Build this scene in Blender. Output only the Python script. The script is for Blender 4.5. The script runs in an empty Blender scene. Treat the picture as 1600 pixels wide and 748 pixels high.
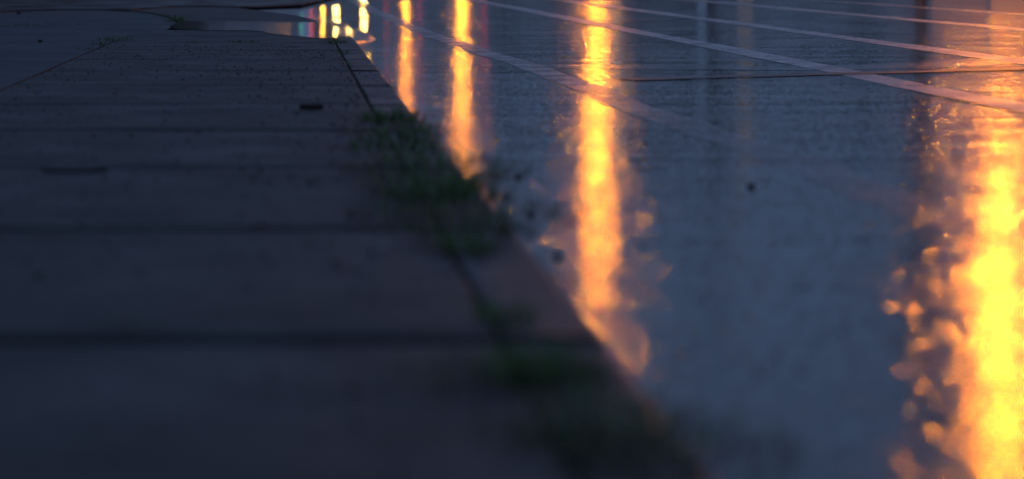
import bpy, bmesh, math, random
from mathutils import Vector, Matrix, noise
random.seed(7)
R = math.radians
scene = bpy.context.scene
C = scene.collection

# ------------------------------------------------------------------ camera
CAM_H = 0.55
FPX = 3787.0              # focal length in photograph pixels (1600 px wide)
cam_d = bpy.data.cameras.new('camera')
cam = bpy.data.objects.new('camera', cam_d); C.objects.link(cam)
cam.location = (0, 0, CAM_H); cam.rotation_euler = (R(90), 0, 0)
cam_d.sensor_width = 36; cam_d.lens = 36 * FPX / 1600
cam_d.shift_x = 344 / 1600; cam_d.shift_y = -429 / 1600
cam_d.clip_start = 0.05; cam_d.clip_end = 6000
cam_d.dof.use_dof = True; cam_d.dof.focus_distance = 16.5; cam_d.dof.aperture_fstop = 2.3
scene.camera = cam

# ------------------------------------------------------------------ dusk sky, faint sun behind the camera
w = bpy.data.worlds.new('World'); scene.world = w; w.use_nodes = True
nt = w.node_tree
sky = nt.nodes.new('ShaderNodeTexSky'); sky.sky_type = 'NISHITA'; sky.sun_disc = False
SUN_EL, SUN_ROT = R(1.5), R(200)
sky.sun_elevation = SUN_EL; sky.sun_rotation = SUN_ROT
sky.air_density = 1.0; sky.dust_density = 0.6; sky.ozone_density = 3.0
hs = nt.nodes.new('ShaderNodeHueSaturation'); hs.inputs['Saturation'].default_value = 0.8
nt.links.new(sky.outputs[0], hs.inputs['Color'])
bg = nt.nodes['Background']; bg.inputs['Strength'].default_value = 0.061
# after the rain the dome is mostly an even blue-grey overcast
mx = nt.nodes.new('ShaderNodeMix'); mx.data_type = 'RGBA'; mx.inputs[0].default_value = .88
mx.inputs[7].default_value = (1.5, 2.4, 4.6, 1)
nt.links.new(hs.outputs[0], mx.inputs[6]); nt.links.new(mx.outputs[2], bg.inputs['Color'])
sun_d = bpy.data.lights.new('sun', 'SUN'); sun_d.energy = 0.02; sun_d.angle = R(10); sun_d.color = (1, .85, .75)
sun = bpy.data.objects.new('sun', sun_d); C.objects.link(sun)
sun.rotation_euler = (R(90) - SUN_EL, 0, math.pi - SUN_ROT)
scene.view_settings.view_transform = 'Standard'; scene.view_settings.look = 'None'
scene.view_settings.exposure = 0.0; scene.view_settings.gamma = 1.0
scene.cycles.use_denoising = True
scene.cycles.use_adaptive_sampling = False
scene.cycles.max_bounces = 5; scene.cycles.sample_clamp_indirect = 3.0
scene.cycles.sample_clamp_direct = 0

ROAD_Z = -0.06

# ------------------------------------------------------------------ helpers
def P(px, py, z=0.0):
    """ground point under a photograph pixel, at height z"""
    d = (CAM_H - z) * FPX / (py + 55.0)
    return Vector(((px - 456.0) * d / FPX, d, z))

def tag(o, label=None, cat=None, group=None, kind=None):
    if label: o['label'] = label
    if cat: o['category'] = cat
    if group: o['group'] = group
    if kind: o['kind'] = kind
    return o

def link(name, me, mat=None, parent=None, loc=None):
    o = bpy.data.objects.new(name, me); C.objects.link(o)
    if mat is not None and me is not None and not me.materials: me.materials.append(mat)
    if parent: o.parent = parent
    if loc is not None: o.location = loc
    return o

def empty(name, loc=(0, 0, 0), rz=0):
    o = bpy.data.objects.new(name, None); C.objects.link(o)
    o.location = loc; o.rotation_euler = (0, 0, rz); o.empty_display_size = .1
    return o

def copy_tree(o, parent=None):
    c = o.copy(); C.objects.link(c)
    if parent: c.parent = parent
    for ch in list(o.children): copy_tree(ch, c)
    return c

def mesh(name, v, f, smooth=False):
    me = bpy.data.meshes.new(name); me.from_pydata([tuple(p) for p in v], [], f); me.update()
    if smooth: me.polygons.foreach_set('use_smooth', [True] * len(me.polygons))
    return me

class MB:
    def __init__(s): s.b = bmesh.new()
    def box(s, c, d, rot=None, bevel=0):
        r = bmesh.ops.create_cube(s.b, size=1)
        M = Matrix.Translation(c) @ (rot.to_4x4() if rot else Matrix()) @ Matrix.Diagonal((*d, 1))
        bmesh.ops.transform(s.b, matrix=M, verts=r['verts'])
        if bevel:
            es = list({e for v in r['verts'] for e in v.link_edges})
            bmesh.ops.bevel(s.b, geom=es, offset=bevel, segments=2, affect='EDGES', profile=.5)
        return s
    def cyl(s, a, b, r1, r2=None, n=12):
        a, b = Vector(a), Vector(b); d = b - a
        r2 = r1 if r2 is None else r2
        q = d.to_track_quat('Z', 'Y').to_matrix().to_4x4()
        r = bmesh.ops.create_cone(s.b, cap_ends=True, segments=n, radius1=r1, radius2=r2, depth=d.length)
        bmesh.ops.transform(s.b, matrix=Matrix.Translation((a + b) / 2) @ q, verts=r['verts'])
        return s
    def ball(s, c, d, n=10):
        r = bmesh.ops.create_uvsphere(s.b, u_segments=n + 2, v_segments=n, radius=.5)
        bmesh.ops.transform(s.b, matrix=Matrix.Translation(c) @ Matrix.Diagonal((*d, 1)), verts=r['verts'])
        return s
    def prism(s, pts, z0, z1):
        lo = [s.b.verts.new((p[0], p[1], z0)) for p in pts]; hi = [s.b.verts.new((p[0], p[1], z1)) for p in pts]
        n = len(pts)
        s.b.faces.new(hi); s.b.faces.new(lo[::-1])
        for i in range(n): s.b.faces.new((lo[i], lo[(i + 1) % n], hi[(i + 1) % n], hi[i]))
        return s
    def build(s, name, mat, parent=None, smooth=False):
        bmesh.ops.recalc_face_normals(s.b, faces=s.b.faces[:])
        me = bpy.data.meshes.new(name); s.b.to_mesh(me); s.b.free()
        if smooth: me.polygons.foreach_set('use_smooth', [True] * len(me.polygons))
        return link(name, me, mat, parent)

# ------------------------------------------------------------------ materials
class Mat:
    def __init__(s, name):
        s.m = bpy.data.materials.new(name); s.m.use_nodes = True
        s.t = s.m.node_tree; s.n = s.t.nodes; s.p = s.n['Principled BSDF']
        s.co = s.n.new('ShaderNodeTexCoord').outputs['Object']
    def lk(s, a, b): s.t.links.new(a, b); return s
    def geo(s):                                   # world position: the same grain on every piece, no repeats
        s.co = s.n.new('ShaderNodeNewGeometry').outputs['Position']; return s
    def scaled(s, x, y, z):
        m = s.n.new('ShaderNodeMapping'); m.inputs['Scale'].default_value = (x, y, z); s.lk(s.co, m.inputs[0]); return m.outputs[0]
    def noise(s, scale, detail=4, rough=.55, co=None, out='Fac'):
        n = s.n.new('ShaderNodeTexNoise'); n.inputs['Scale'].default_value = scale; n.inputs['Detail'].default_value = detail
        n.inputs['Roughness'].default_value = rough; s.lk(co or s.co, n.inputs['Vector']); return n.outputs[out]
    def vor(s, scale, feature='F1', out='Distance', co=None, rnd=1):
        n = s.n.new('ShaderNodeTexVoronoi'); n.feature = feature; n.inputs['Scale'].default_value = scale
        n.inputs['Randomness'].default_value = rnd
        s.lk(co or s.co, n.inputs['Vector']); return n.outputs[out]
    def ramp(s, v, a, b, c0, c1):
        n = s.n.new('ShaderNodeMapRange'); n.inputs['From Min'].default_value = a; n.inputs['From Max'].default_value = b
        n.inputs['To Min'].default_value = c0; n.inputs['To Max'].default_value = c1; n.clamp = True
        s.lk(v, n.inputs['Value']); return n.outputs[0]
    def mixc(s, f, a, b):
        n = s.n.new('ShaderNodeMix'); n.data_type = 'RGBA'
        for i, x in ((0, f), (6, a), (7, b)):
            if hasattr(x, 'links') or isinstance(x, bpy.types.NodeSocket): s.lk(x, n.inputs[i])
            elif i == 0: n.inputs[i].default_value = x
            else: n.inputs[i].default_value = (*x, 1)
        return n.outputs[2]
    def math(s, op, a, b=0.):
        n = s.n.new('ShaderNodeMath'); n.operation = op
        for i, x in enumerate((a, b)):
            if isinstance(x, bpy.types.NodeSocket): s.lk(x, n.inputs[i])
            else: n.inputs[i].default_value = x
        return n.outputs[0]
    def bump(s, h, dist, strength=1., prev=None):
        n = s.n.new('ShaderNodeBump'); n.inputs['Distance'].default_value = dist; n.inputs['Strength'].default_value = strength
        s.lk(h, n.inputs['Height'])
        if prev: s.lk(prev, n.inputs['Normal'])
        return n.outputs[0]
    def set(s, **k):
        for a, v in k.items():
            i = s.p.inputs[{'color': 'Base Color', 'rough': 'Roughness', 'metal': 'Metallic', 'normal': 'Normal', 'ior': 'IOR',
                            'coat': 'Coat Weight', 'coat_rough': 'Coat Roughness', 'emit': 'Emission Color', 'power': 'Emission Strength',
                            'trans': 'Transmission Weight', 'spec': 'Specular IOR Level', 'alpha': 'Alpha'}[a]]
            if isinstance(v, bpy.types.NodeSocket): s.lk(v, i)
            elif isinstance(v, tuple): i.default_value = (*v, 1)
            else: i.default_value = v
        return s

def wet_asphalt(name, c0, c1, r0, r1, wave=1., grain=1.):
    m = Mat(name).geo()
    big = m.noise(.9, 5, .6)
    mid = m.noise(6, 4)
    col = m.mixc(m.ramp(m.noise(90, 3), .35, .7, 0, 1), c0, c1)
    rough = m.ramp(m.math('ADD', m.math('MULTIPLY', big, .6), m.math('MULTIPLY', mid, .4)), .38, .6, r0, r1)
    b = m.bump(m.noise(1, 3, .5, m.scaled(.5, 1.6, 1)), .011 * wave)
    b = m.bump(m.noise(5, 3, .6, m.scaled(.6, 2, 1)), .0014 * wave, 1, b)
    b = m.bump(m.noise(24, 4, .7), .0008 * grain, 1, b)
    b = m.bump(m.noise(60, 2), .00035 * grain, 1, b)
    # wet aggregate: every stone tips its own way, a few stand proud
    def tilt(scale, k, prev, thr=None):
        cc = m.vor(scale, 'F1', 'Color')
        v = m.n.new('ShaderNodeVectorMath'); v.operation = 'SUBTRACT'; m.lk(cc, v.inputs[0]); v.inputs[1].default_value = (.5, .5, .5)
        w_ = m.n.new('ShaderNodeVectorMath'); w_.operation = 'MULTIPLY'; m.lk(v.outputs[0], w_.inputs[0]); w_.inputs[1].default_value = (k, k, 0)
        out = w_.outputs[0]
        if thr:
            sp = m.n.new('ShaderNodeSeparateColor'); m.lk(cc, sp.inputs[0])
            x = m.n.new('ShaderNodeVectorMath'); x.operation = 'SCALE'; m.lk(out, x.inputs[0]); m.lk(m.ramp(sp.outputs[2], thr, thr + .01, 0, 1), x.inputs['Scale']); out = x.outputs[0]
        a = m.n.new('ShaderNodeVectorMath'); a.operation = 'ADD'; m.lk(prev, a.inputs[0]); m.lk(out, a.inputs[1])
        nn = m.n.new('ShaderNodeVectorMath'); nn.operation = 'NORMALIZE'; m.lk(a.outputs[0], nn.inputs[0]); return nn.outputs[0]
    b = tilt(85, .052 * grain, b)
    b = tilt(170, .03 * grain, b)
    b = tilt(84, .25 * grain, b, .70)
    return m.set(color=col, rough=rough, normal=b)
M = {}
M['road'] = wet_asphalt('wet_asphalt', (.018, .019, .022), (.045, .045, .05), .06, .14).m
M['patch'] = wet_asphalt('smooth_asphalt_patch', (.025, .025, .028), (.05, .05, .055), .1, .2, .8, .9).m
M['lot'] = wet_asphalt('car_park_asphalt', (.016, .021, .028), (.06, .072, .09), .5, .66, 1.2, 2.5).m
M['seal'] = wet_asphalt('crack_sealant', (.006, .006, .007), (.012, .012, .013), .3, .45, .5, .3).m
def worn_paint(name, c0, c1, lo, hi, fade=None):
    """wet paint over the same aggregate, worn through in patches"""
    mt = wet_asphalt(name, c0, c1, .26, .42, 1, 1.2).m
    m = Mat.__new__(Mat); m.m = mt; m.t = mt.node_tree; m.n = m.t.nodes; m.p = m.n['Principled BSDF']
    m.geo()
    wear = m.ramp(m.math('ADD', m.math('MULTIPLY', m.noise(38, 5, .7), .6), m.math('MULTIPLY', m.noise(3, 3), .4)), lo, hi, 1, 0)
    if fade:
        sx = m.n.new('ShaderNodeSeparateXYZ'); m.lk(m.co, sx.inputs[0])
        wear = m.math('MULTIPLY', wear, m.ramp(sx.outputs[1], fade[0], fade[1], 0, 1))
    m.set(alpha=wear); return mt
M['paint'] = worn_paint('road_paint', (.42, .42, .44), (.62, .62, .64), .5, .64)
M['paint_faded'] = worn_paint('faded_road_paint', (.45, .45, .47), (.65, .65, .67), .42, .64, (3.5, 12))
def concrete(name, c0, c1, r0, r1, stain=.45, wet_edge=False):
    m = Mat(name).geo()
    base = m.mixc(m.ramp(m.noise(2.2, 6, .65), .3, .7, 0, 1), c0, c1)
    speck = m.ramp(m.math('ADD', m.vor(17, 'F1'), m.math('MULTIPLY', m.noise(50, 3), .2)), .24, .36, 1, 0)                       # old gum and pitting
    speck = m.math('MULTIPLY', speck, m.ramp(m.noise(5, 2), .44, .5, 0, 1))
    base = m.mixc(m.math('MULTIPLY', speck, .8), base, (.012, .012, .014))
    grit = m.ramp(m.noise(70, 4, .8), .42, .6, 0, .75)
    base = m.mixc(grit, base, (.02, .019, .02))
    st = m.ramp(m.noise(1.6, 4, .6, m.scaled(1.0, 1.7, 1)), .5, .68, 0, stain)
    base = m.mixc(st, base, (.015, .015, .017))
    # dirt washed into the cross joints
    sx = m.n.new('ShaderNodeSeparateXYZ'); m.lk(m.co, sx.inputs[0])
    ph = m.math('PINGPONG', m.math('ADD', m.math('SUBTRACT', sx.outputs[1], 3.56), 15.), .75)
    wv = m.math('MULTIPLY', m.noise(4, 4), .12)
    dirt = m.ramp(m.math('SUBTRACT', ph, wv), -.055, .03, .85, 0)
    base = m.mixc(dirt, base, (.010, .010, .011))
    b = m.bump(m.noise(3, 4), .003)
    b = m.bump(m.noise(40, 3, .75), .0026, 1, b)
    b = m.bump(m.noise(160, 3, .7), .0014, 1, b)
    ro = m.ramp(m.noise(2.5, 5), .35, .65, r0, r1)
    if wet_edge:                                                          # run-off keeps the rounded road-side arris wet
        sz = m.n.new('ShaderNodeSeparateXYZ'); m.lk(m.co, sz.inputs[0])
        ro = m.math('MULTIPLY', ro, m.ramp(sz.outputs[2], -.014, -.001, .3, 1))
    return m.set(color=base, rough=ro, normal=b)
M['slab'] = concrete('damp_concrete_slab', (.045, .048, .047), (.105, .107, .105), .56, .74, .6).m
M['kerb'] = concrete('damp_concrete_kerb', (.058, .058, .058), (.105, .103, .102), .42, .65, .4, True).m
m = Mat('dark_soil').geo()
m.set(color=m.mixc(m.noise(40, 4), (.012, .01, .008), (.035, .028, .02)), rough=.85, normal=m.bump(m.noise(60, 4), .006))
M['soil'] = m.m
m = Mat('verge_soil').geo()
m.set(color=m.mixc(m.noise(8, 5), (.012, .01, .008), (.03, .025, .02)), rough=m.ramp(m.noise(1.3, 4), .45, .6, .3, .8), normal=m.bump(m.noise(30, 4), .02))
M['verge'] = m.m
m = Mat('standing_water').geo()
m.set(color=(.012, .012, .014), rough=.09, ior=1.33, normal=m.bump(m.noise(14, 3, .5, m.scaled(.5, 1.6, 1)), .0008, 1, m.bump(m.noise(4, 3, .5, m.scaled(.4, 2.5, 1)), .0011)))
M['water'] = m.m
def leaf(name, c0, c1):
    m = Mat(name); g = m.n.new('ShaderNodeNewGeometry')
    m.co = g.outputs['Position']
    m.set(color=m.mixc(m.ramp(m.noise(25, 2), .35, .65, 0, 1), c0, c1), rough=.5)
    return m.m
M['weed'] = leaf('weed_green', (.045, .12, .02), (.11, .21, .045))
M['dry'] = leaf('weed_dry', (.10, .068, .04), (.2, .14, .085))
M['crown'] = leaf('tree_foliage', (.02, .04, .012), (.05, .08, .03))
m = Mat('bark'); m.set(color=m.mixc(m.noise(12, 5), (.04, .03, .025), (.09, .07, .055)), rough=.9, normal=m.bump(m.noise(20, 5), .02)); M['bark'] = m.m
m = Mat('pebble_stone'); m.set(color=m.mixc(m.noise(60, 3), (.015, .014, .014), (.05, .045, .04)), rough=.55); M['pebble'] = m.m
m = Mat('pale_stone'); m.set(color=m.mixc(m.noise(60, 3), (.3, .28, .26), (.5, .48, .45)), rough=.4); M['pale'] = m.m
m = Mat('dark_wood'); m.set(color=m.mixc(m.noise(50, 4, .6, m.scaled(1, 8, 8)), (.012, .007, .006), (.035, .018, .014)), rough=.6); M['wood'] = m.m
m = Mat('galvanised_metal'); m.set(color=m.mixc(m.noise(8, 4), (.12, .12, .13), (.2, .2, .21)), metal=.7, rough=.5); M['metal'] = m.m
m = Mat('dark_metal'); m.set(color=m.mixc(m.noise(8, 4), (.02, .02, .02), (.04, .04, .04)), rough=.5); M['darkmetal'] = m.m
def plain(name, c, rough=.5, **k):
    m = Mat(name); m.set(color=m.mixc(m.noise(6, 4), tuple(x * .8 for x in c), tuple(min(1, x * 1.2) for x in c)), rough=rough, **k); return m.m
M['brick'] = plain('dusky_brick', (.12, .06, .045), .85)
M['render'] = plain('grey_render', (.15, .14, .14), .85)
M['glass'] = plain('dark_glass', (.01, .012, .015), .08)
M['trim'] = plain('window_trim', (.25, .24, .22), .6)
M['rubber'] = plain('rubber', (.012, .012, .012), .8)
M['car1'] = plain('dark_blue_paint', (.01, .02, .06), .25, coat=1.)
M['car2'] = plain('grey_paint', (.06, .06, .065), .25, coat=1.)
M['car3'] = plain('maroon_paint', (.06, .008, .01), .25, coat=1.)
def glow(name, c, s):
    m = Mat(name); m.set(color=tuple(x * .5 for x in c), emit=c, power=s, rough=.4); return m.m
SODIUM = (1., .255, .008)
M['sodium'] = glow('sodium_lamp_glow', SODIUM, 2100)
M['head'] = glow('headlight_glow', (1., .50, .10), 550)
M['tail'] = glow('tail_light_glow', (1., .03, .02), 12)
M['red'] = glow('signal_red_glow', (1., .02, .08), 10)
M['green'] = glow('signal_green_glow', (.05, 1., .45), 12)
M['amber'] = glow('amber_lamp_glow', (1., .36, .03), 250)
M['amber_dim'] = glow('dim_amber_lamp_glow', (1., .36, .03), 90)
M['window_lit'] = glow('lit_window_glow', (1., .72, .42), 1.)
M['added_glow'] = glow('added_orange_glow', (1., .28, .03), .9)  # panes of the made-up shop, glowing to tint the far right road orange
M['added_glow_faint'] = glow('added_faint_orange_glow', (1., .30, .06), .3)
M['window_bright'] = glow('bright_window_glow', (1., .85, .65), 1.2)
M['window_amber'] = glow('amber_window_glow', (1., .6, .2), .6)
M['window_cool'] = glow('cool_window_glow', (.8, .85, 1.), 3)

# ------------------------------------------------------------------ the road
# fine grid near, huge beyond, very gently uneven like real asphalt
def road_mesh():
    xs = [-1500, -300, -60] + [-8 + i * 1.0 for i in range(8)] + [.2 + i * .25 for i in range(80)] + [21, 26, 40, 120, 400, 1800]
    ys = [-60, -5, 1.5] + [2 + i * .25 for i in range(120)] + [32 + i * 2 for i in range(25)] + [90, 120, 180, 300, 700, 5000]
    v, f = [], []
    for y in ys:
        for x in xs:
            z = 0
            if 0 < x < 21 and 1.5 < y < 31:
                z = .006 * noise.noise(Vector((x * .5, y * .35, 3)))
                e = max(0, min(1, x / .8, (21 - x), (31 - y) / 6))
                z *= e
            v.append((x, y, ROAD_Z + z))
    n = len(xs)
    for j in range(len(ys) - 1):
        for i in range(n - 1):
            a = j * n + i; f.append((a, a + 1, a + n + 1, a + n))
    return mesh('road', v, f, True)
tag(link('road', road_mesh(), M['road']), 'wide wet asphalt road reflecting the dusk sky and lamps', kind='structure')

def road_z(x, y):
    z = .006 * noise.noise(Vector((x * .5, y * .35, 3))) if 0 < x < 21 and 1.5 < y < 31 else 0
    return ROAD_Z + z * max(0, min(1, x / .8, 21 - x, (31 - y) / 6))

def strip(name, pts, width, mat, lift=.0025, jag=.0, step=.5):
    """ribbon lying on the road along pts [(x, y)], draped over its unevenness"""
    path = []
    for (a, b) in zip(pts[:-1], pts[1:]):
        a, b = Vector((*a, 0)), Vector((*b, 0)); L = (b - a).length; k = max(1, int(L / step))
        for i in range(k): path.append(a.lerp(b, i / k))
    path.append(Vector((*pts[-1], 0)))
    v, f = [], []
    for i, p in enumerate(path):
        t = (path[min(i + 1, len(path) - 1)] - path[max(0, i - 1)]).normalized(); n = Vector((t.y, -t.x, 0))
        for k in (-1, -.33, .33, 1):
            w = width(p) if callable(width) else width
            q = p + n * (k * w / 2 + (random.uniform(-jag, jag) if abs(k) == 1 else 0))
            v.append((q.x, q.y, road_z(q.x, q.y) + lift))
        if i:
            o = 4 * i
            for c in range(3): f.append((o - 4 + c, o - 3 + c, o + c + 1, o + c))
    return link(name, mesh(name, v, f, True), mat)
RH = CAM_H - ROAD_Z
def lane(ratio, y0, y1, w, mat, label):
    o = strip('lane_marking', [(ratio * RH, y0), (ratio * RH, y1)], w, mat, jag=.022, step=.4 if y1 < 90 else 2)
    return tag(o, label, kind='structure')
tag(strip('lane_marking', [(1.02, 60), (1.08, 32), (1.14, 25), (1.17, 21.5), (1.38, 15.7), (1.44, 13.5), (1.47, 10.4), (1.55, 7.8), (1.55, 5.8), (1.54, 4.8)], .17, M['paint_faded'], jag=.02),
    'faded wide edge line nearest the kerb, dissolving towards the camera', kind='structure')
lane(5.12, 6, 300, .22, M['paint'], 'pale painted line second from the kerb')
lane(7.55, 6, 300, .25, M['paint'], 'painted line third from the kerb, orange at its right end')
lane(11.2, 6, 300, .30, M['paint'], 'painted line fourth from the kerb, lit orange at the right')
lane(14.6, 6, 300, .16, M['paint'], 'far painted line nearest the opposite kerb')

# a transverse trench patch with its dark sealed near edge
def ground_poly(name, px, z, mat, sub=0):
    v = [P(x, y, z) for x, y in px]
    return link(name, mesh(name, v, [tuple(range(len(v)))[::-1]]), mat)
tag(strip('asphalt_patch', [(P(880, 112, ROAD_Z).x, P(880, 104, ROAD_Z).y), (3.0, 14.25), (3.7, 14.6), (4.4, 15.3), (5.2, 16.0)], .6, M['patch'], .0015, .02),
    'smoother trench patch crossing the wet road', kind='structure')
tag(strip('seam_rim_strip', [(1.75, 12.75), (2.4, 13.1), (3.0, 13.45), (3.6, 13.75), (4.6, 14.3), (6, 15.2)], lambda p: .22 + .10 * noise.noise(p * 2), M['seal'], .0045, .012, .15),  # patch-edge seal; its black also paints in dark reflections of the tilting road
    'black sealed joint below the crossing lines, its black also painting in a dark reflection band', kind='structure')
tag(strip('seam_rim_strip', [(P(740, 82, ROAD_Z).x, P(740, 82, ROAD_Z).y), (2.0, 17.8), (2.6, 18.1), (3.2, 18.4)], .03, M['patch'], .004, .004, .15),
    'thin pale seam across the road beyond the black joint', kind='structure')
tag(strip('seam_rim_strip', [(3.4, 25.5), (4.2, 26.8), (4.9, 28.4)], .05, M['seal'], .0045, .01, .2),  # rim of a puddle, laid on the road as a dark strip
    'short curved puddle rim far out on the road, put in as a dark strip', kind='structure')

# ------------------------------------------------------------------ soil bed, slabs, kerb
JOINT0, PITCH = 3.56, 1.5
KIN, KOUT = .562 * CAM_H, .85 * CAM_H           # kerb inner joint and outer arris
SLEFT = -2.33 * CAM_H
bed = MB()
bed.prism([(-60, -20), (KOUT - .03, -20), (KOUT - .03, 18.6), (KOUT - .1, 20.3), (-.1, 22.6), (.3, 23.6), (-.1, 26.5), (-1.0, 32), (-4, 42), (-60, 60)][::1], ROAD_Z - .3, -.032)
tag(bed.build('ground', M['soil']), 'dark soil under and between the paving slabs', kind='structure')

sidewalk = empty('sidewalk'); tag(sidewalk, 'damp concrete pavement of large slabs with open joints', kind='structure')
def slab(x0, x1, y0, y1, tilt, parent, name='slab', nx=10, ny=10, gap=.009, skirt=.03):
    x0 += gap; x1 -= gap * .5; y0 += gap; y1 -= gap
    v, f = [], []
    sx = [0, .004, .012] + [(x1 - x0) * i / nx for i in range(1, nx)] + [x1 - x0 - .012, x1 - x0 - .004, x1 - x0]
    sy = [0, .004, .012] + [(y1 - y0) * i / ny for i in range(1, ny)] + [y1 - y0 - .012, y1 - y0 - .004, y1 - y0]
    a, b, c = tilt
    ragx = [random.uniform(-.003, .003) for _ in sx]; ragy = [random.uniform(-.003, .003) for _ in sy]
    for j, yy in enumerate(sy):
        for i, xx in enumerate(sx):
            e = min(xx, x1 - x0 - xx, yy, y1 - y0 - yy)
            drop = .007 if e <= 0 else (.0022 if e < .006 else 0)
            X = x0 + xx + (ragy[j] if e <= 0 and i in (0, len(sx) - 1) else 0); Y = y0 + yy + (ragx[i] if e <= 0 and j in (0, len(sy) - 1) else 0)
            z = a + b * (xx / (x1 - x0) - .5) + c * (yy / (y1 - y0) - .5) + .0025 * noise.noise(Vector((X * 1.3, Y * 1.3, 7))) - drop
            v.append((X, Y, z))
    n, mm = len(sx), len(sy)
    for j in range(mm - 1):
        for i in range(n - 1):
            q = j * n + i; f.append((q, q + 1, q + n + 1, q + n))
    ring = [i for i in range(n)] + [j * n + n - 1 for j in range(1, mm)] + [(mm - 1) * n + i for i in range(n - 2, -1, -1)] + [j * n for j in range(mm - 2, 0, -1)]
    base = len(v)
    for q in ring: v.append((v[q][0], v[q][1], -skirt))
    k = len(ring)
    for i in range(k): f.append((ring[i], base + i, base + (i + 1) % k, ring[(i + 1) % k]))
    me = mesh(name, v, f, True)
    return link(name, me, M['slab' if name == 'slab' else 'kerb'], parent)
tilts = {0: (.0, .0, .002), 1: (.001, .002, -.004), 2: (.0, 0, .003), 3: (.003, -.002, .005), 4: (-.001, .002, .002)}
ys = [JOINT0 + PITCH * i for i in range(-3, 11)] + [20.35]
for i, (a, b) in enumerate(zip(ys[:-1], ys[1:])):
    t = (0, (.002, -.002, .001)[i % 3], [0, 0, -.006, -.008, .001, -.003, -.002, .001, -.002, .002, -.002, .002, 0, -.002][i % 14])
    xr = KIN if b < 18.7 else KIN - .12
    slab(SLEFT, xr, a, b, t, sidewalk)

kerb = empty('kerb'); tag(kerb, 'low concrete kerb between the pavement and the wet road', kind='structure')
def kerb_stone(y0, y1, dz):
    """one cast kerb length with a rounded road-side arris"""
    x0, x1 = KIN + .004, KOUT
    prof = [(x0, -.03), (x0, -.005), (x0 + .004, -.001), (x0 + .012, .0)]
    for k in range(1, 4): prof.append((x0 + .012 + (x1 - .03 - x0 - .012) * k / 4, .0))
    for k in range(9):
        t = math.pi / 2 * k / 8; prof.append((x1 - .028 + .028 * math.sin(t), -.028 + .028 * math.cos(t)))
    prof.append((x1 + .006, ROAD_Z - .02))
    v, f = [], []; n = len(prof); N = 14
    for j in range(N + 1):
        y = y0 + .004 + (y1 - y0 - .008) * j / N
        for i, (x, z) in enumerate(prof):
            wob = .004 * noise.noise(Vector((x * 5, y * 2.2, 1)))
            chip = -.006 * max(0, noise.noise(Vector((3, y * 6, 5))) - .25) * (4 if i > 6 else 1)
            v.append((x + (wob + chip if i > 6 else 0), y, z + dz * (1 if i < n - 1 else 0) + (wob * .5 + chip * .6 if 3 <= i < n - 1 else 0)))
    for j in range(N):
        for i in range(n - 1):
            q = j * n + i; f.append((q, q + 1, q + n + 1, q + n))
    f.append(tuple(range(n))); f.append(tuple(range(N * n, N * n + n))[::-1])
    return link('kerb_stone', mesh('kerb_stone', v, f, True), M['kerb'], kerb)
ky = [JOINT0 + PITCH * i * 1. + (.0 if i % 2 else .02) for i in range(-3, 11)]
for a, b in zip(ky[:-1], ky[1:]): kerb_stone(a, b, random.uniform(-.004, .003))

# car park asphalt on the left with its curved far edge
lotpx = [(240, 50), (258, 46), (270, 42), (276, 37), (272, 31), (258, 26), (235, 21.5), (205, 18.5), (160, 16), (100, 16), (40, 18), (-60, 21), (-400, 24)]
lot = [P(x, y).xy for x, y in lotpx]
pts = [(SLEFT - .012, -8), (SLEFT - .012, 17.6), (SLEFT + .02, 19.2)] + [tuple(p) for p in lot] + [(-40, 25), (-40, -8)]
def plate(name, pts, z0, z1, mat, label, cuts=0):
    mb = MB(); mb.prism(pts, z0, z1); return tag(mb.build(name, mat), label, kind='structure')
plate('car_park', pts, -.031, -.006, M['lot'], 'blue-grey asphalt forecourt with a curved far edge')
# the pavement beyond the flooded driveway
far = [P(x, y).xy for x, y in [(283, 34.5), (400, 35.5), (500, 36.5), (492, 31), (470, 25.5), (440, 21), (405, 16.5), (370, 12.5), (330, 11), (290, 11), (235, 14), (215, 17), (238, 20), (262, 24.5), (276, 29.5)]]
plate('sidewalk', [tuple(p) for p in far], -.031, -.003, M['slab'], 'far pavement slab beyond the flooded driveway')
# verge of bare wet soil
vg = [P(x, y).xy for x, y in [(600, -15), (520, -5), (470, 6), (372, 9.5), (330, 8.5), (290, 8.5), (230, 11), (205, 14.5), (160, 13.5), (100, 13.5), (40, 15), (-60, 18), (-400, 21)]]
plate('verge', [tuple(p) for p in vg] + [(-40, 27.5), (-60, 60), (-60, 180), (-2, 180)], -.031, -.009, M['verge'], 'dark bare verge behind the forecourt')

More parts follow.
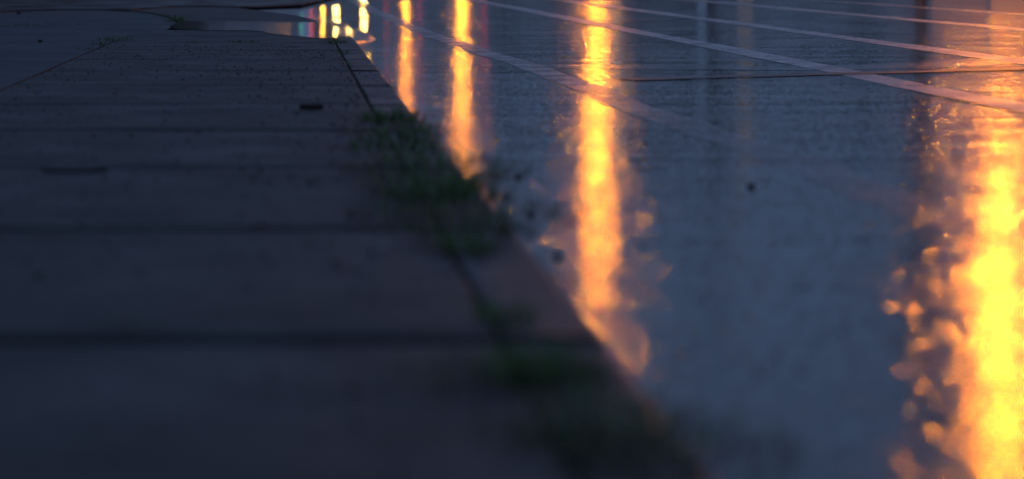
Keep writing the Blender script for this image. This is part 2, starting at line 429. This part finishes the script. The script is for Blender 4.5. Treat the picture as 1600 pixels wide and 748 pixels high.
# standing water over the driveway dip, running out to the road
wp = [P(x, y, .0).xy for x, y in [(264, 47), (330, 48), (395, 49), (420, 53), (450, 56.5), (490, 59.5), (520, 61)]]
wp2 = [P(x, y, 0).xy for x, y in [(505, 36), (430, 34.8), (350, 34.2), (284, 33.6), (272, 38)]]
def water_mesh():
    pts = [tuple(p) for p in wp] + [(KIN + .02, 18.2), (.36, 18.9), (.40, 20.4), (.33, 22.6)] + [tuple(p) for p in wp2]
    for _ in range(2):                                                  # round the outline off
        q = []
        for (a, b_) in zip(pts, pts[1:] + pts[:1]):
            q += [(a[0] * .75 + b_[0] * .25, a[1] * .75 + b_[1] * .25), (a[0] * .25 + b_[0] * .75, a[1] * .25 + b_[1] * .75)]
        pts = q
    fine = []
    for (a, b_) in zip(pts, pts[1:] + pts[:1]):
        k = max(1, int(math.dist(a, b_) / .12))
        fine += [(a[0] + (b_[0] - a[0]) * i / k, a[1] + (b_[1] - a[1]) * i / k) for i in range(k)]
    v = []
    for x, y in fine:
        x += .05 * noise.noise(Vector((x * 4, y * 4, 0))); y += .22 * noise.noise(Vector((x * 2.2, y * 1.5, 9)))
        v.append((x, y, .004))
    b = bmesh.new(); vs = [b.verts.new(p) for p in v]; b.faces.new(vs)
    bmesh.ops.triangulate(b, faces=b.faces[:]); bmesh.ops.recalc_face_normals(b, faces=b.faces[:])
    for fc in b.faces:
        if fc.normal.z < 0: fc.normal_flip()
    me = bpy.data.meshes.new('puddle'); b.to_mesh(me); b.free(); return me
tag(link('puddle', water_mesh(), M['water']), 'standing water flooding the driveway dip', kind='structure')

ap = []
for y in (18.45, 19.6, 20.3, 21.5, 23.0, 24.5):
    q = 0 if y < 18.5 else 1
    for x, z in ((KIN - .15, -.006), (.40 + .02 * q, -.006), (.44 + .24 * q, -.030 - .028 * q), (.465 + .285 * q, -.072)): ap.append((x - (.0 if y < 22.5 else .12), y, z))
tag(link('driveway_ramp', mesh('driveway_ramp', ap, [(4 * j + i, 4 * j + i + 1, 4 * j + i + 5, 4 * j + i + 4) for j in range(5) for i in range(3)]), M['patch']), 'dropped kerb ramp under the standing water', kind='structure')

# ------------------------------------------------------------------ weeds
def blades(n, rad, h, lean, wdt, ylen=1., seed=0, flat=.0):
    rnd = random.Random(seed); v, f = [], []
    for _ in range(n):
        a = rnd.uniform(0, 2 * math.pi); r = rad * math.sqrt(rnd.random())
        x, y = r * math.cos(a), r * math.sin(a) * ylen
        H = h * rnd.uniform(.45, 1.1) * (1 - .4 * r / rad); la = a + rnd.uniform(-1, 1); ln = lean * rnd.uniform(.2, 1.3) * H / h
        dx, dy = math.cos(la), math.sin(la); wv = wdt * rnd.uniform(.6, 1.3)
        q = rnd.uniform(0, math.pi); ux, uy = math.cos(q), math.sin(q)
        o = len(v)
        for k, (t, ww) in enumerate(((0, 1), (.4, 1.1), (.75, .75), (1, .05))):
            z = H * (t - flat * t * t * .6); off = ln * t * t
            cx, cy = x + dx * off, y + dy * off
            v.append((cx - ux * wv * ww / 2, cy - uy * wv * ww / 2, z)); v.append((cx + ux * wv * ww / 2, cy + uy * wv * ww / 2, z))
            if k: f.append((o + 2 * k - 2, o + 2 * k - 1, o + 2 * k + 1, o + 2 * k))
    return v, f
def rosette(n, L, wdt, seed, rad=.0, lift=.35):
    """broad arching leaves"""
    rnd = random.Random(seed); v, f = [], []
    for i in range(n):
        a = 2 * math.pi * i / n + rnd.uniform(-.5, .5); l = L * rnd.uniform(.5, 1.15); e = rnd.uniform(.15, lift + .4)
        ox, oy = rnd.uniform(-rad, rad), rnd.uniform(-rad, rad)
        o = len(v); d = Vector((math.cos(a), math.sin(a))); n2 = Vector((-d.y, d.x))
        for k, (t, ww) in enumerate(((0, .15), (.25, .7), (.55, 1.), (.8, .7), (1, .05))):
            r = l * t; z = l * (e * t * 2 - e * 1.5 * t * t) + .004; hw = wdt * ww / 2 * rnd.uniform(.8, 1.2)
            for s in (-1, 0, 1): v.append((ox + d.x * r + n2.x * hw * s, oy + d.y * r + n2.y * hw * s, z + (-.1 * hw if s == 0 else .15 * hw)))
            if k:
                for c in (0, 1): f.append((o + 3 * k - 3 + c, o + 3 * k - 2 + c, o + 3 * k + 1 + c, o + 3 * k + c))
    return v, f
def join(*parts):
    V, F = [], []
    for v, f in parts: o = len(V); V += v; F += [tuple(i + o for i in q) for q in f]
    return V, F
GW = 'weeds growing in the kerb joint'
def weed(loc, label, green, dry=None, spread=.1, h=.08, ylen=1., seed=1, group=GW):
    t = empty('weed_clump', loc); tag(t, label, 'weed', group)
    if green:
        v, f = join(blades(green, spread, h, h * .7, .004, ylen, seed), rosette(max(4, green // 12), h * .9, h * .22, seed + 5, spread * .6))
        tag(link('green_blades', mesh('green_blades', v, f), M['weed'], t), kind='stuff')
    if dry:
        v, f = blades(dry, spread * 1.35, h * .75, h * 1.1, .0035, ylen, seed + 9, .5)
        tag(link('dry_blades', mesh('dry_blades', v, f), M['dry'], t), kind='stuff')
    return t
def kx(y): return KIN + .003
W = [  # x offset, distance, green, dry, spread, height, ylen, label
 (0, 16.9, 50, 0, .05, .05, 2.5, 'small green tuft at the far end of the kerb joint beside the puddle'),
 (.005, 15.0, 30, 8, .03, .03, 5, 'thin line of weeds in the joint just nearer than the far tuft'),
 (.0, 13.3, 26, 8, .025, .022, 7, 'sparse low weeds where the kerb joint narrows in the distance'),
 (.03, 8.5, 130, 50, .075, .055, 1.5, 'dark green clump at the bend where the weeds start to thicken'),
 (.09, 8.1, 20, 80, .07, .04, 1.2, 'brownish grass sprawling over the kerb beside the short amber streak'),
 (.0, 7.2, 90, 80, .11, .055, 1.4, 'mixed brown and green weeds below the thick dark clump'),
 (.07, 6.45, 110, 150, .14, .06, 1.2, 'wide brown-edged weed spreading across the kerb top'),
 (.03, 5.7, 170, 60, .10, .065, 1.4, 'bright green clump in the middle of the weedy kerb joint'),
 (.13, 5.25, 40, 130, .12, .045, 1.2, 'dry brownish weeds reaching the road edge'),
 (-.02, 5.35, 40, 90, .10, .03, 1.2, 'flat dry weeds creeping onto the pavement slab'),
 (.03, 7.7, 70, 120, .10, .045, 1.6, 'dark low growth joining the bend clump to the brown weeds below it'),
 (.05, 6.0, 80, 130, .11, .045, 1.3, 'olive and brown growth just above the bright green clump'),
 (.03, 5.0, 60, 110, .09, .04, 1.4, 'thinning brown weeds under the bright green clump'),
 (.02, 4.65, 70, 20, .04, .045, 2.0, 'narrow green sprig above the bare stretch of joint'),
 (.02, 3.75, 60, 10, .035, .035, 2.0, 'small dark sprig where the cross joint meets the kerb'),
 (.02, 3.22, 160, 60, .06, .045, 1.2, 'blurred deep green clump in the near foreground'),
 (-.06, 3.2, 20, 60, .07, .03, 1.2, 'dim dry grass beside the near green clump'),
 (.05, 2.82, 120, 130, .08, .04, 1.3, 'blurred olive weeds at the bottom edge on the kerb'),
 (.12, 2.74, 20, 160, .08, .035, 1.2, 'brown dead grass overhanging the gutter at the bottom edge'),
]
for i, (dx, y, g, d, s, h, yl, lb) in enumerate(W):
    weed((kx(y) + dx, y, -.004 if abs(dx) < .02 else .0), lb, int(g * 1.0), int(d * 1.7) + 35, s * 1.35, h * 1.3, yl * 1.5, 11 + i * 3)
# grass in other joints, on the forecourt seam and the curved edge
G2 = 'grass tufts round the forecourt'
for i, (px, py, g, d, s, h, yl, lb) in enumerate([
    (178, 64, 60, 60, .12, .05, 3.0, 'grass tuft at the upper end of the forecourt seam'),
    (158, 70, 30, 60, .08, .035, 4.0, 'short dry grass in the forecourt seam below the upper tuft'),
    (132, 78, 20, 40, .06, .025, 5.0, 'sparse dry grass lower in the forecourt seam'),
    (276, 34, 60, 70, .10, .09, 1.5, 'taller grass tuft on the curved corner of the forecourt'),
    (262, 27, 30, 60, .14, .05, 2.0, 'low grass along the curved forecourt edge'),
    (80, 39, 20, 160, .32, .035, .5, 'flat brown grass patch out on the forecourt'),
    (5, 42, 10, 120, .25, .03, .5, 'brown grass patch at the left edge of the forecourt'),
    (381, 67, 60, 20, .12, .03, .2, 'small green tuft in the farthest cross joint'),
    (297, 67, 20, 10, .05, .02, .3, 'tiny tuft in the farthest cross joint left of the green one'),
    ]):
    weed(P(px, py), lb, g, d, s, h, yl, 91 + i * 3, G2)

# crumbs of soil and moss filling the joint between the weeds
v, f = [], []
rnd = random.Random(5)
for _ in range(5000):
    y = 2.2 + 14.6 * rnd.random() ** 1.4; x = kx(y) - .002 + rnd.gauss(0, .006) + .004 * math.sin(y * 5); r = rnd.uniform(.002, .007); z = -.007
    o = len(v)
    for k in range(4): a = k * math.pi / 2 + rnd.random(); v.append((x + r * math.cos(a), y + r * 1.5 * math.sin(a), z))
    v.append((x, y, z + r * rnd.uniform(.5, 1.4)))
    for k in range(4): f.append((o + k, o + (k + 1) % 4, o + 4))
tag(link('joint_soil', mesh('joint_soil', v, f), M['soil']), 'crumbs of soil filling the kerb joint', kind='stuff')

# ------------------------------------------------------------------ small debris
def stone_mesh(seed, flat=.6):
    b = bmesh.new(); bmesh.ops.create_icosphere(b, subdivisions=2, radius=.5)
    for q in b.verts:
        q.co *= 1 + .35 * noise.noise(q.co * 1.7 + Vector((seed, 0, 0))); q.co.z *= flat
    me = bpy.data.meshes.new('pebble'); b.to_mesh(me); b.free()
    me.polygons.foreach_set('use_smooth', [True] * len(me.polygons)); me.materials.append(M['pebble']); return me
stones = [stone_mesh(s * 3.3) for s in range(5)]
def pebble(px, py, size, label, on='road', pale=False, grp=None):
    p = P(px, py, 0); z = 0
    if on == 'road': p = P(px, py, ROAD_Z); z = road_z(p.x, p.y)
    me = random.choice(stones)
    if pale: me = me.copy(); me.materials.clear(); me.materials.append(M['pale'])
    o = link('pebble', me, None, None, (p.x, p.y, z + size * .22)); o.scale = (size, size, size); o.rotation_euler = (0, 0, random.uniform(0, 6))
    return tag(o, label, 'pebble', grp)
GP = 'dark stones in the gutter'
pebble(810, 277, .020, 'dark stone in the gutter right of the amber streak, farthest of the five', grp=GP)
pebble(793, 307, .019, 'dark stone in the gutter closest to the dry weeds', grp=GP)
pebble(829, 337, .020, 'dark stone midway down the gutter', grp=GP)
pebble(872, 402, .020, 'dark stone by the kerb arris left of the big orange streak', grp=GP)
pebble(1174, 294, .022, 'lone dark pebble out in the middle of the road', grp=GP)
pebble(600, 390, .018, 'pale pebble on the pavement left of the green clump', 'slab', True)
pebble(553, 612, .016, 'blurred dark pebble low on the nearest slab', 'slab')
pebble(60, 432, .02, 'dark pebble on the left of the pavement', 'slab')
pebble(29, 22, .05, 'dark stone on the forecourt far edge', 'slab')
pebble(63, 66, .035, 'small dark stone lying on the blue forecourt', 'slab')
# loose grit scattered over the slabs (uncountable)
v, f = [], []
rnd = random.Random(8)
for _ in range(2200):
    y = 2.4 + 14 * rnd.random(); x = rnd.uniform(SLEFT, KOUT); r = rnd.uniform(.0015, .005) * (rnd.uniform(1.6, 3) if rnd.random() < .16 else 1)
    o = len(v)
    n = 5
    for k in range(n): a = k * 2 * math.pi / n + rnd.random() * .6; v.append((x + r * math.cos(a), y + r * math.sin(a), .0005))
    v.append((x, y, .002 + min(r * .8, .005)))
    for k in range(n): f.append((o + k, o + (k + 1) % n, o + n))
for _ in range(420):                                                     # crumbs of bark and leaf
    y = 3.5 + 13 * rnd.random(); x = rnd.uniform(SLEFT, KIN) if rnd.random() < .6 else KIN - abs(rnd.gauss(0, .5)); r = rnd.uniform(.004, .009); o = len(v)
    for k in range(5): a = k * 1.257 + rnd.random() * .6; v.append((x + r * math.cos(a), y + r * math.sin(a), .0005))
    for k in range(5): a = k * 1.257 + rnd.random() * .6; v.append((x + .5 * r * math.cos(a), y + .5 * r * math.sin(a), .001 + r * rnd.uniform(.4, 1.1)))
    v.append((x, y, .002 + r * .8))
    for k in range(5): n2 = (k + 1) % 5; f.append((o + k, o + n2, o + 5 + n2, o + 5 + k)); f.append((o + 5 + k, o + 5 + n2, o + 10))
tag(link('grit', mesh('grit', v, f), M['pebble']), 'fine grit scattered over the pavement', kind='stuff')
# a chip of dark wood lying on the slab
mb = MB(); mb.box((0, 0, .011), (.088, .05, .020), Matrix.Rotation(R(4), 3, 'Z'), .004)
for q in mb.b.verts: q.co += Vector((.004 * noise.noise(q.co * 60), .004 * noise.noise(q.co * 50 + Vector((4, 0, 0))), .002 * noise.noise(q.co * 70)))
wb = mb.build('wood_offcut', M['wood'], smooth=False); wb.location = P(486, 171); tag(wb, 'small dark wooden offcut lying alone on the pavement', 'debris')
# broken-out piece of joint edge at the left
mb = MB(); mb.prism([(-.08, -.02), (-.02, -.028), (.06, -.018), (.09, .0), (.05, .018), (-.03, .022), (-.085, .01)], 0, .010)
o = mb.build('concrete_chip', M['pebble']); o.location = P(115, 269) + Vector((0, 0, .001)); tag(o, 'flat dark chip lying along the cross joint at the left', 'debris')

# ------------------------------------------------------------------ street lamps across the road (seen as reflections)
def street_lamp(x, y, H, arm, label):
    t = empty('street_lamp', (x - arm, y, ROAD_Z)); tag(t, label, 'street lamp', 'street lamps along the far kerb')
    MB().cyl((0, 0, 0), (0, 0, .5), .16, .13, 16).build('base', M['metal'], t, True)
    MB().cyl((0, 0, .5), (0, 0, H + .2), .10, .06, 16).build('pole', M['metal'], t, True)
    a = MB(); s = 1 if arm > 0 else -1
    p0 = Vector((0, 0, H - .4)); prev = p0
    for k in range(1, 7):
        q = Vector((arm * k / 6, 0, H - .4 + .65 * math.sin(k / 6 * math.pi / 2))); a.cyl(prev, q, .035, .035, 8); prev = q
    a.build('arm', M['metal'], t, True)
    hd = MB().box((arm, 0, H + .25), (.75, .34, .14), None, .05).build('lamp_head', M['metal'], t, True)
    MB().ball((arm, 0, H + .13), (.44, .3, .22)).build('lens', M['sodium'], hd, True)
    return t
LAMPS = [(1566, 545, 8.2, 1.9, 'nearest street lamp, mirrored as the wide orange glow at the right edge'),
         (932, 232, 8.2, 1.9, 'second street lamp, mirrored as the tall orange streak in mid road'),
         (722, 105, 8.2, 1.9, 'third street lamp, mirrored as the narrow orange streak near the kerb'),
         (634, 52, 8.2, 1.9, 'farthest street lamp, mirrored as the thin broken amber streak')]
for px, py, H, arm, lb in LAMPS:
    D = (H + RH) * FPX / (py + 55.0)
    street_lamp((px - 456) * D / FPX, D, H, arm, lb)

# ------------------------------------------------------------------ cars
def car(x, y, rz, body, lights, label):
    t = empty('parked_car' if lights is None else 'car', (x, y, ROAD_Z), rz); tag(t, label, 'car', 'cars down the street')
    # side profile swept across the width; front faces -Y
    prof = [(-2.15, .32), (-2.2, .55), (-2.1, .78), (-1.2, .93), (-.55, 1.38), (.75, 1.42), (1.45, 1.0), (2.1, .95), (2.2, .6), (2.12, .32)]
    v, f = [], []
    for s, w in ((-1, .86), (1, .86)):
        for (yy, z) in prof:
            v.append((s * (w if z < 1. else w - .17), yy, z))
    n = len(prof)
    for i in range(n): f.append((i, (i + 1) % n, n + (i + 1) % n, n + i))
    f.append(tuple(range(n))[::-1]); f.append(tuple(range(n, 2 * n)))
    b = link('body', mesh('body', v, f), body, t)
    bv = b.modifiers.new('bevel', 'BEVEL'); bv.width = .06; bv.segments = 3; bv.limit_method = 'ANGLE'
    link('windscreen', mesh('windscreen', [(-.66, -1.14, .99), (.66, -1.14, .99), (.58, -.62, 1.355), (-.58, -.62, 1.355)], [(0, 1, 2, 3)]), M['glass'], t)
    link('rear_window', mesh('rear_window', [(-.6, .86, 1.37), (.6, .86, 1.37), (.66, 1.40, 1.06), (-.66, 1.40, 1.06)], [(0, 1, 2, 3)]), M['glass'], t)
    for s in (-1, 1):
        link('side_window', mesh('side_window', [(s * .845, -.9, 1.0), (s * .845, 1.2, 1.0), (s * .72, .65, 1.33), (s * .72, -.5, 1.31)], [(0, 1, 2, 3)]), M['glass'], t)
        for yy in (-1.35, 1.35):
            wl = MB().cyl((s * .72, yy, .32), (s * .90, yy, .32), .32, .32, 20).build('wheel', M['rubber'], t)
            MB().cyl((s * .88, yy, .32), (s * .915, yy, .32), .19, .19, 14).build('rim', M['metal'], wl)
        MB().ball((s * .62, -2.17, .66), (.24, .14, .17)).build('headlight', M['head'] if lights == 'head' else M['trim'], t, True)
        MB().box((s * .66, 2.17, .78), (.26, .06, .14), None, .02).build('tail_light', M['tail'] if lights == 'tail' else M['darkmetal'], t)
        MB().box((s * .95, -.75, .98), (.16, .1, .12), None, .03).build('wing_mirror', body, t)
    return t
def at(px, D): return (px - 456) * D / FPX
car(at(545, 112), 112, 0, M['car2'], 'head', 'oncoming car with bright headlights, mirrored beside the kerb end')
car(at(507, 190), 190, 0, M['car1'], 'head', 'farther oncoming car with headlights on')
car(at(487, 150), 150, R(180) * 0, M['car3'], 'tail', 'car seen from the front at the left kerb')
car(at(586, 160), 160, R(180), M['car3'], 'tail', 'maroon car driving away')

# ------------------------------------------------------------------ signals and small lamps
def signal(px, D, H, which, label):
    t = empty('traffic_light', (at(px, D), D, ROAD_Z)); tag(t, label, 'traffic light', 'traffic lights down the street')
    MB().cyl((0, .15, 0), (0, .15, H + .6), .07, .06, 12).build('pole', M['darkmetal'], t, True)
    hs_ = MB().box((0, 0, H), (.36, .22, 1.05), None, .03).build('housing', M['darkmetal'], t)
    for k, c in enumerate(('red', 'amber_off', 'green')):
        lit = c == which
        MB().cyl((0, -.115, H + .32 - .32 * k), (0, -.14, H + .32 - .32 * k), .13, .12, 16).build('lens', M[c] if lit else M['glass'], hs_)
    return t
signal(655, 150, 3.4, 'red', 'red traffic light mirrored as the crimson streak')
signal(757, 150, 3.0, 'red', 'dimmer red traffic light farther right')
signal(471, 230, 3.6, 'green', 'green traffic light far down the road')
def globe(px, D, H, mat, r, label):
    t = empty('path_lamp', (at(px, D), D, ROAD_Z)); tag(t, label, 'lamp', 'small lamps beside the far road')
    MB().cyl((0, 0, 0), (0, 0, H - r), .05, .04, 10).build('post', M['darkmetal'], t, True)
    MB().ball((0, 0, H), (2 * r, 2 * r, 2 * r)).build('globe', mat, t, True)
globe(504, 130, 1.5, M['amber'], .10, 'amber lamp left of the headlights')
globe(486, 130, 1.8, M['tail'], .12, 'low red lamp left of the amber one')
for i, (px, D, H) in enumerate([(430, 260, 2.0), (438, 260, 2.4), (444, 260, 2.4), (450, 260, 2.4), (418, 250, 1.5)]):
    globe(px, D, H, M['amber_dim'], .05, ['leftmost but one', 'second', 'third', 'fourth', 'leftmost'][i] + ' of the row of tiny amber lamps across the side street')

# ------------------------------------------------------------------ buildings and trees beyond the frame
def building(x, y, wd, dp, H, storeys, cols, mat, label, lit=(), rz=0, open_w=.56):
    t = empty('building', (x, y, ROAD_Z), rz); tag(t, label, 'building', 'low buildings closing the street')
    MB().box((0, dp / 2, H / 2), (wd, dp, H)).build('wall', mat, t)
    MB().box((0, dp / 2 - .1, H + .15), (wd + .5, dp + .5, .3)).build('roof', M['darkmetal'], t)
    sh = H / storeys; cw = wd / cols
    for s in range(storeys):
        for c in range(cols):
            cx = -wd / 2 + cw * (c + .5); cz = sh * (s + .52)
            fr = MB().box((cx, -.03, cz), (cw * open_w, .1, sh * .56)).build('window', M['trim'], t)
            MB().box((cx, -.09, cz), (cw * (open_w - .06), .03, sh * .48)).build('pane', M[lit[(s, c)]] if (s, c) in lit else M['glass'], fr)
    return t
building(-30, 335, 62, 14, 13, 4, 14, M['brick'], 'long brick building at the end of the street on the left')
building(30, 345, 54, 14, 14, 4, 12, M['render'], 'grey rendered building right of the street end', {(0, 9): 'window_bright', (0, 4): 'window_lit'})
building(77, 322, 38, 12, 11, 3, 8, M['brick'], 'brick shop row far right of the road', {(0, 0): 'window_amber'})
building(at(1680, 125), 125, 15, 9, 4.6, 1, 5, M['render'], 'made-up single storey shop added for its orange glow behind the nearest street lamp', {(0, 0): 'added_glow_faint', (0, 1): 'added_glow', (0, 2): 'added_glow', (0, 3): 'added_glow', (0, 4): 'added_glow'}, open_w=.97)  # invented shop, added to cast a broad orange glow onto the wet road
building(104, 270, 30, 12, 10, 3, 7, M['render'], 'pale low block farthest right', {(0, 0): 'window_lit', (1, 3): 'window_cool'})
TM = None
def tree_mesh(seed, H=8, Rr=2.6):
    rnd = random.Random(seed); v, f = [], []
    clumps = []
    for _ in range(26):
        a = rnd.uniform(0, 6.28); r = Rr * math.sqrt(rnd.random()) * .85; z = H * .42 + (H * .58) * rnd.random()
        r *= math.sin(min(1, max(.12, (z - H * .35) / (H * .65))) * math.pi) ** .6
        clumps.append((r * math.cos(a), r * math.sin(a), z, rnd.uniform(.5, 1.1)))
    for cx, cy, cz, cr in clumps:
        for _ in range(120):
            d = Vector((rnd.gauss(0, 1), rnd.gauss(0, 1), rnd.gauss(0, .8))).normalized() * cr * rnd.random() ** .4
            p = Vector((cx, cy, cz)) + d; s = rnd.uniform(.07, .16)
            u = Vector((rnd.gauss(0, 1), rnd.gauss(0, 1), rnd.gauss(0, 1))).normalized(); w_ = u.orthogonal().normalized()
            o = len(v); v += [p - u * s, p + w_ * s * .6, p + u * s, p - w_ * s * .6]; f.append((o, o + 1, o + 2, o + 3))
    me = mesh('crown', v, f); me.materials.append(M['crown'])
    b = MB(); b.cyl((0, 0, 0), (0, 0, H * .5), .2, .12, 10)
    for cx, cy, cz, cr in clumps[:9]: b.cyl((0, 0, H * rnd.uniform(.3, .48)), (cx * .8, cy * .8, cz), .07, .02, 6)
    bmesh.ops.recalc_face_normals(b.b, faces=b.b.faces[:])
    tm = bpy.data.meshes.new('trunk'); b.b.to_mesh(tm); b.b.free(); tm.materials.append(M['bark'])
    return tm, me
kinds = [tree_mesh(s) for s in (1, 2, 3)]
def tree(x, y, sc, label, z=-.02):
    t = empty('tree', (x, y, z), random.uniform(0, 6)); t.scale = (sc, sc, sc); tag(t, label, 'tree', 'dark trees round the street')
    tm, cm = random.choice(kinds); link('trunk', tm, None, t); link('crown', cm, None, t)
for i, (x, y, s) in enumerate([(-7, 34, 1.0), (-11, 45, 1.2), (-6.5, 52, 1.0), (-9, 66, 1.3), (-7, 82, 1.2), (-9, 100, 1.3), (-8, 125, 1.3), (-13, 30, 1.1), (-18, 38, 1.3), (-8, 155, 1.3), (-9, 190, 1.4), (-9, 230, 1.4)]):  # unseen tree line added to block sky light on the left
    tree(x, y, s, 'unseen dark leafy tree added to block the sky behind the left verge, counted from the camera number ' + ['one', 'two', 'three', 'four', 'five', 'six', 'seven', 'eight', 'nine', 'ten', 'eleven', 'twelve'][i])
t = empty('tree', (at(1445, 49), 49, ROAD_Z)); t.scale = (.24, .24, 1.15); tag(t, 'slim dark columnar tree left of the nearest street lamp', 'tree', 'dark trees round the street')
tm, cm = kinds[0]; link('trunk', tm, None, t); link('crown', cm, None, t)
D = 90; up = empty('utility_pole', (at(1112, D), D, ROAD_Z)); tag(up, 'dark utility pole with a transformer across the road', 'utility pole')
MB().cyl((0, 0, 0), (0, 0, 9.2), .2, .13, 14).build('pole', M['bark'], up, True)
MB().box((0, 0, 8.6), (2.0, .12, .14)).build('crossarm', M['bark'], up)
tr = MB().cyl((.36, 0, 5.9), (.36, 0, 7.6), .38, .38, 18).build('transformer', M['darkmetal'], up, True)
for k in range(4): MB().cyl((-.9 + .6 * k, 0, 8.67), (-.9 + .6 * k, 0, 8.85), .05, .03, 10).build('insulator', M['glass'], up, True)
far = [(560, 300, 2.0), (690, 290, 1.7), (790, 300, 2.1), (870, 280, 1.6), (1000, 300, 2.3), (1085, 290, 2.2), (1180, 300, 1.9), (1265, 280, 1.6), (1350, 260, 1.8), (1420, 240, 1.4)]  # unseen trees added, and scaled up, to darken the sky mirrored far down the road
how = ['leftmost', 'second from the left', 'third from the left', 'fourth from the left', 'fifth from the left', 'fifth from the right', 'fourth from the right', 'third from the right', 'second from the right', 'rightmost']
for i, (px, D, s) in enumerate(far): tree(at(px, D), D, s, 'tall unseen tree added before the far buildings to darken the road reflection, %s of the ten' % how[i], ROAD_Z)
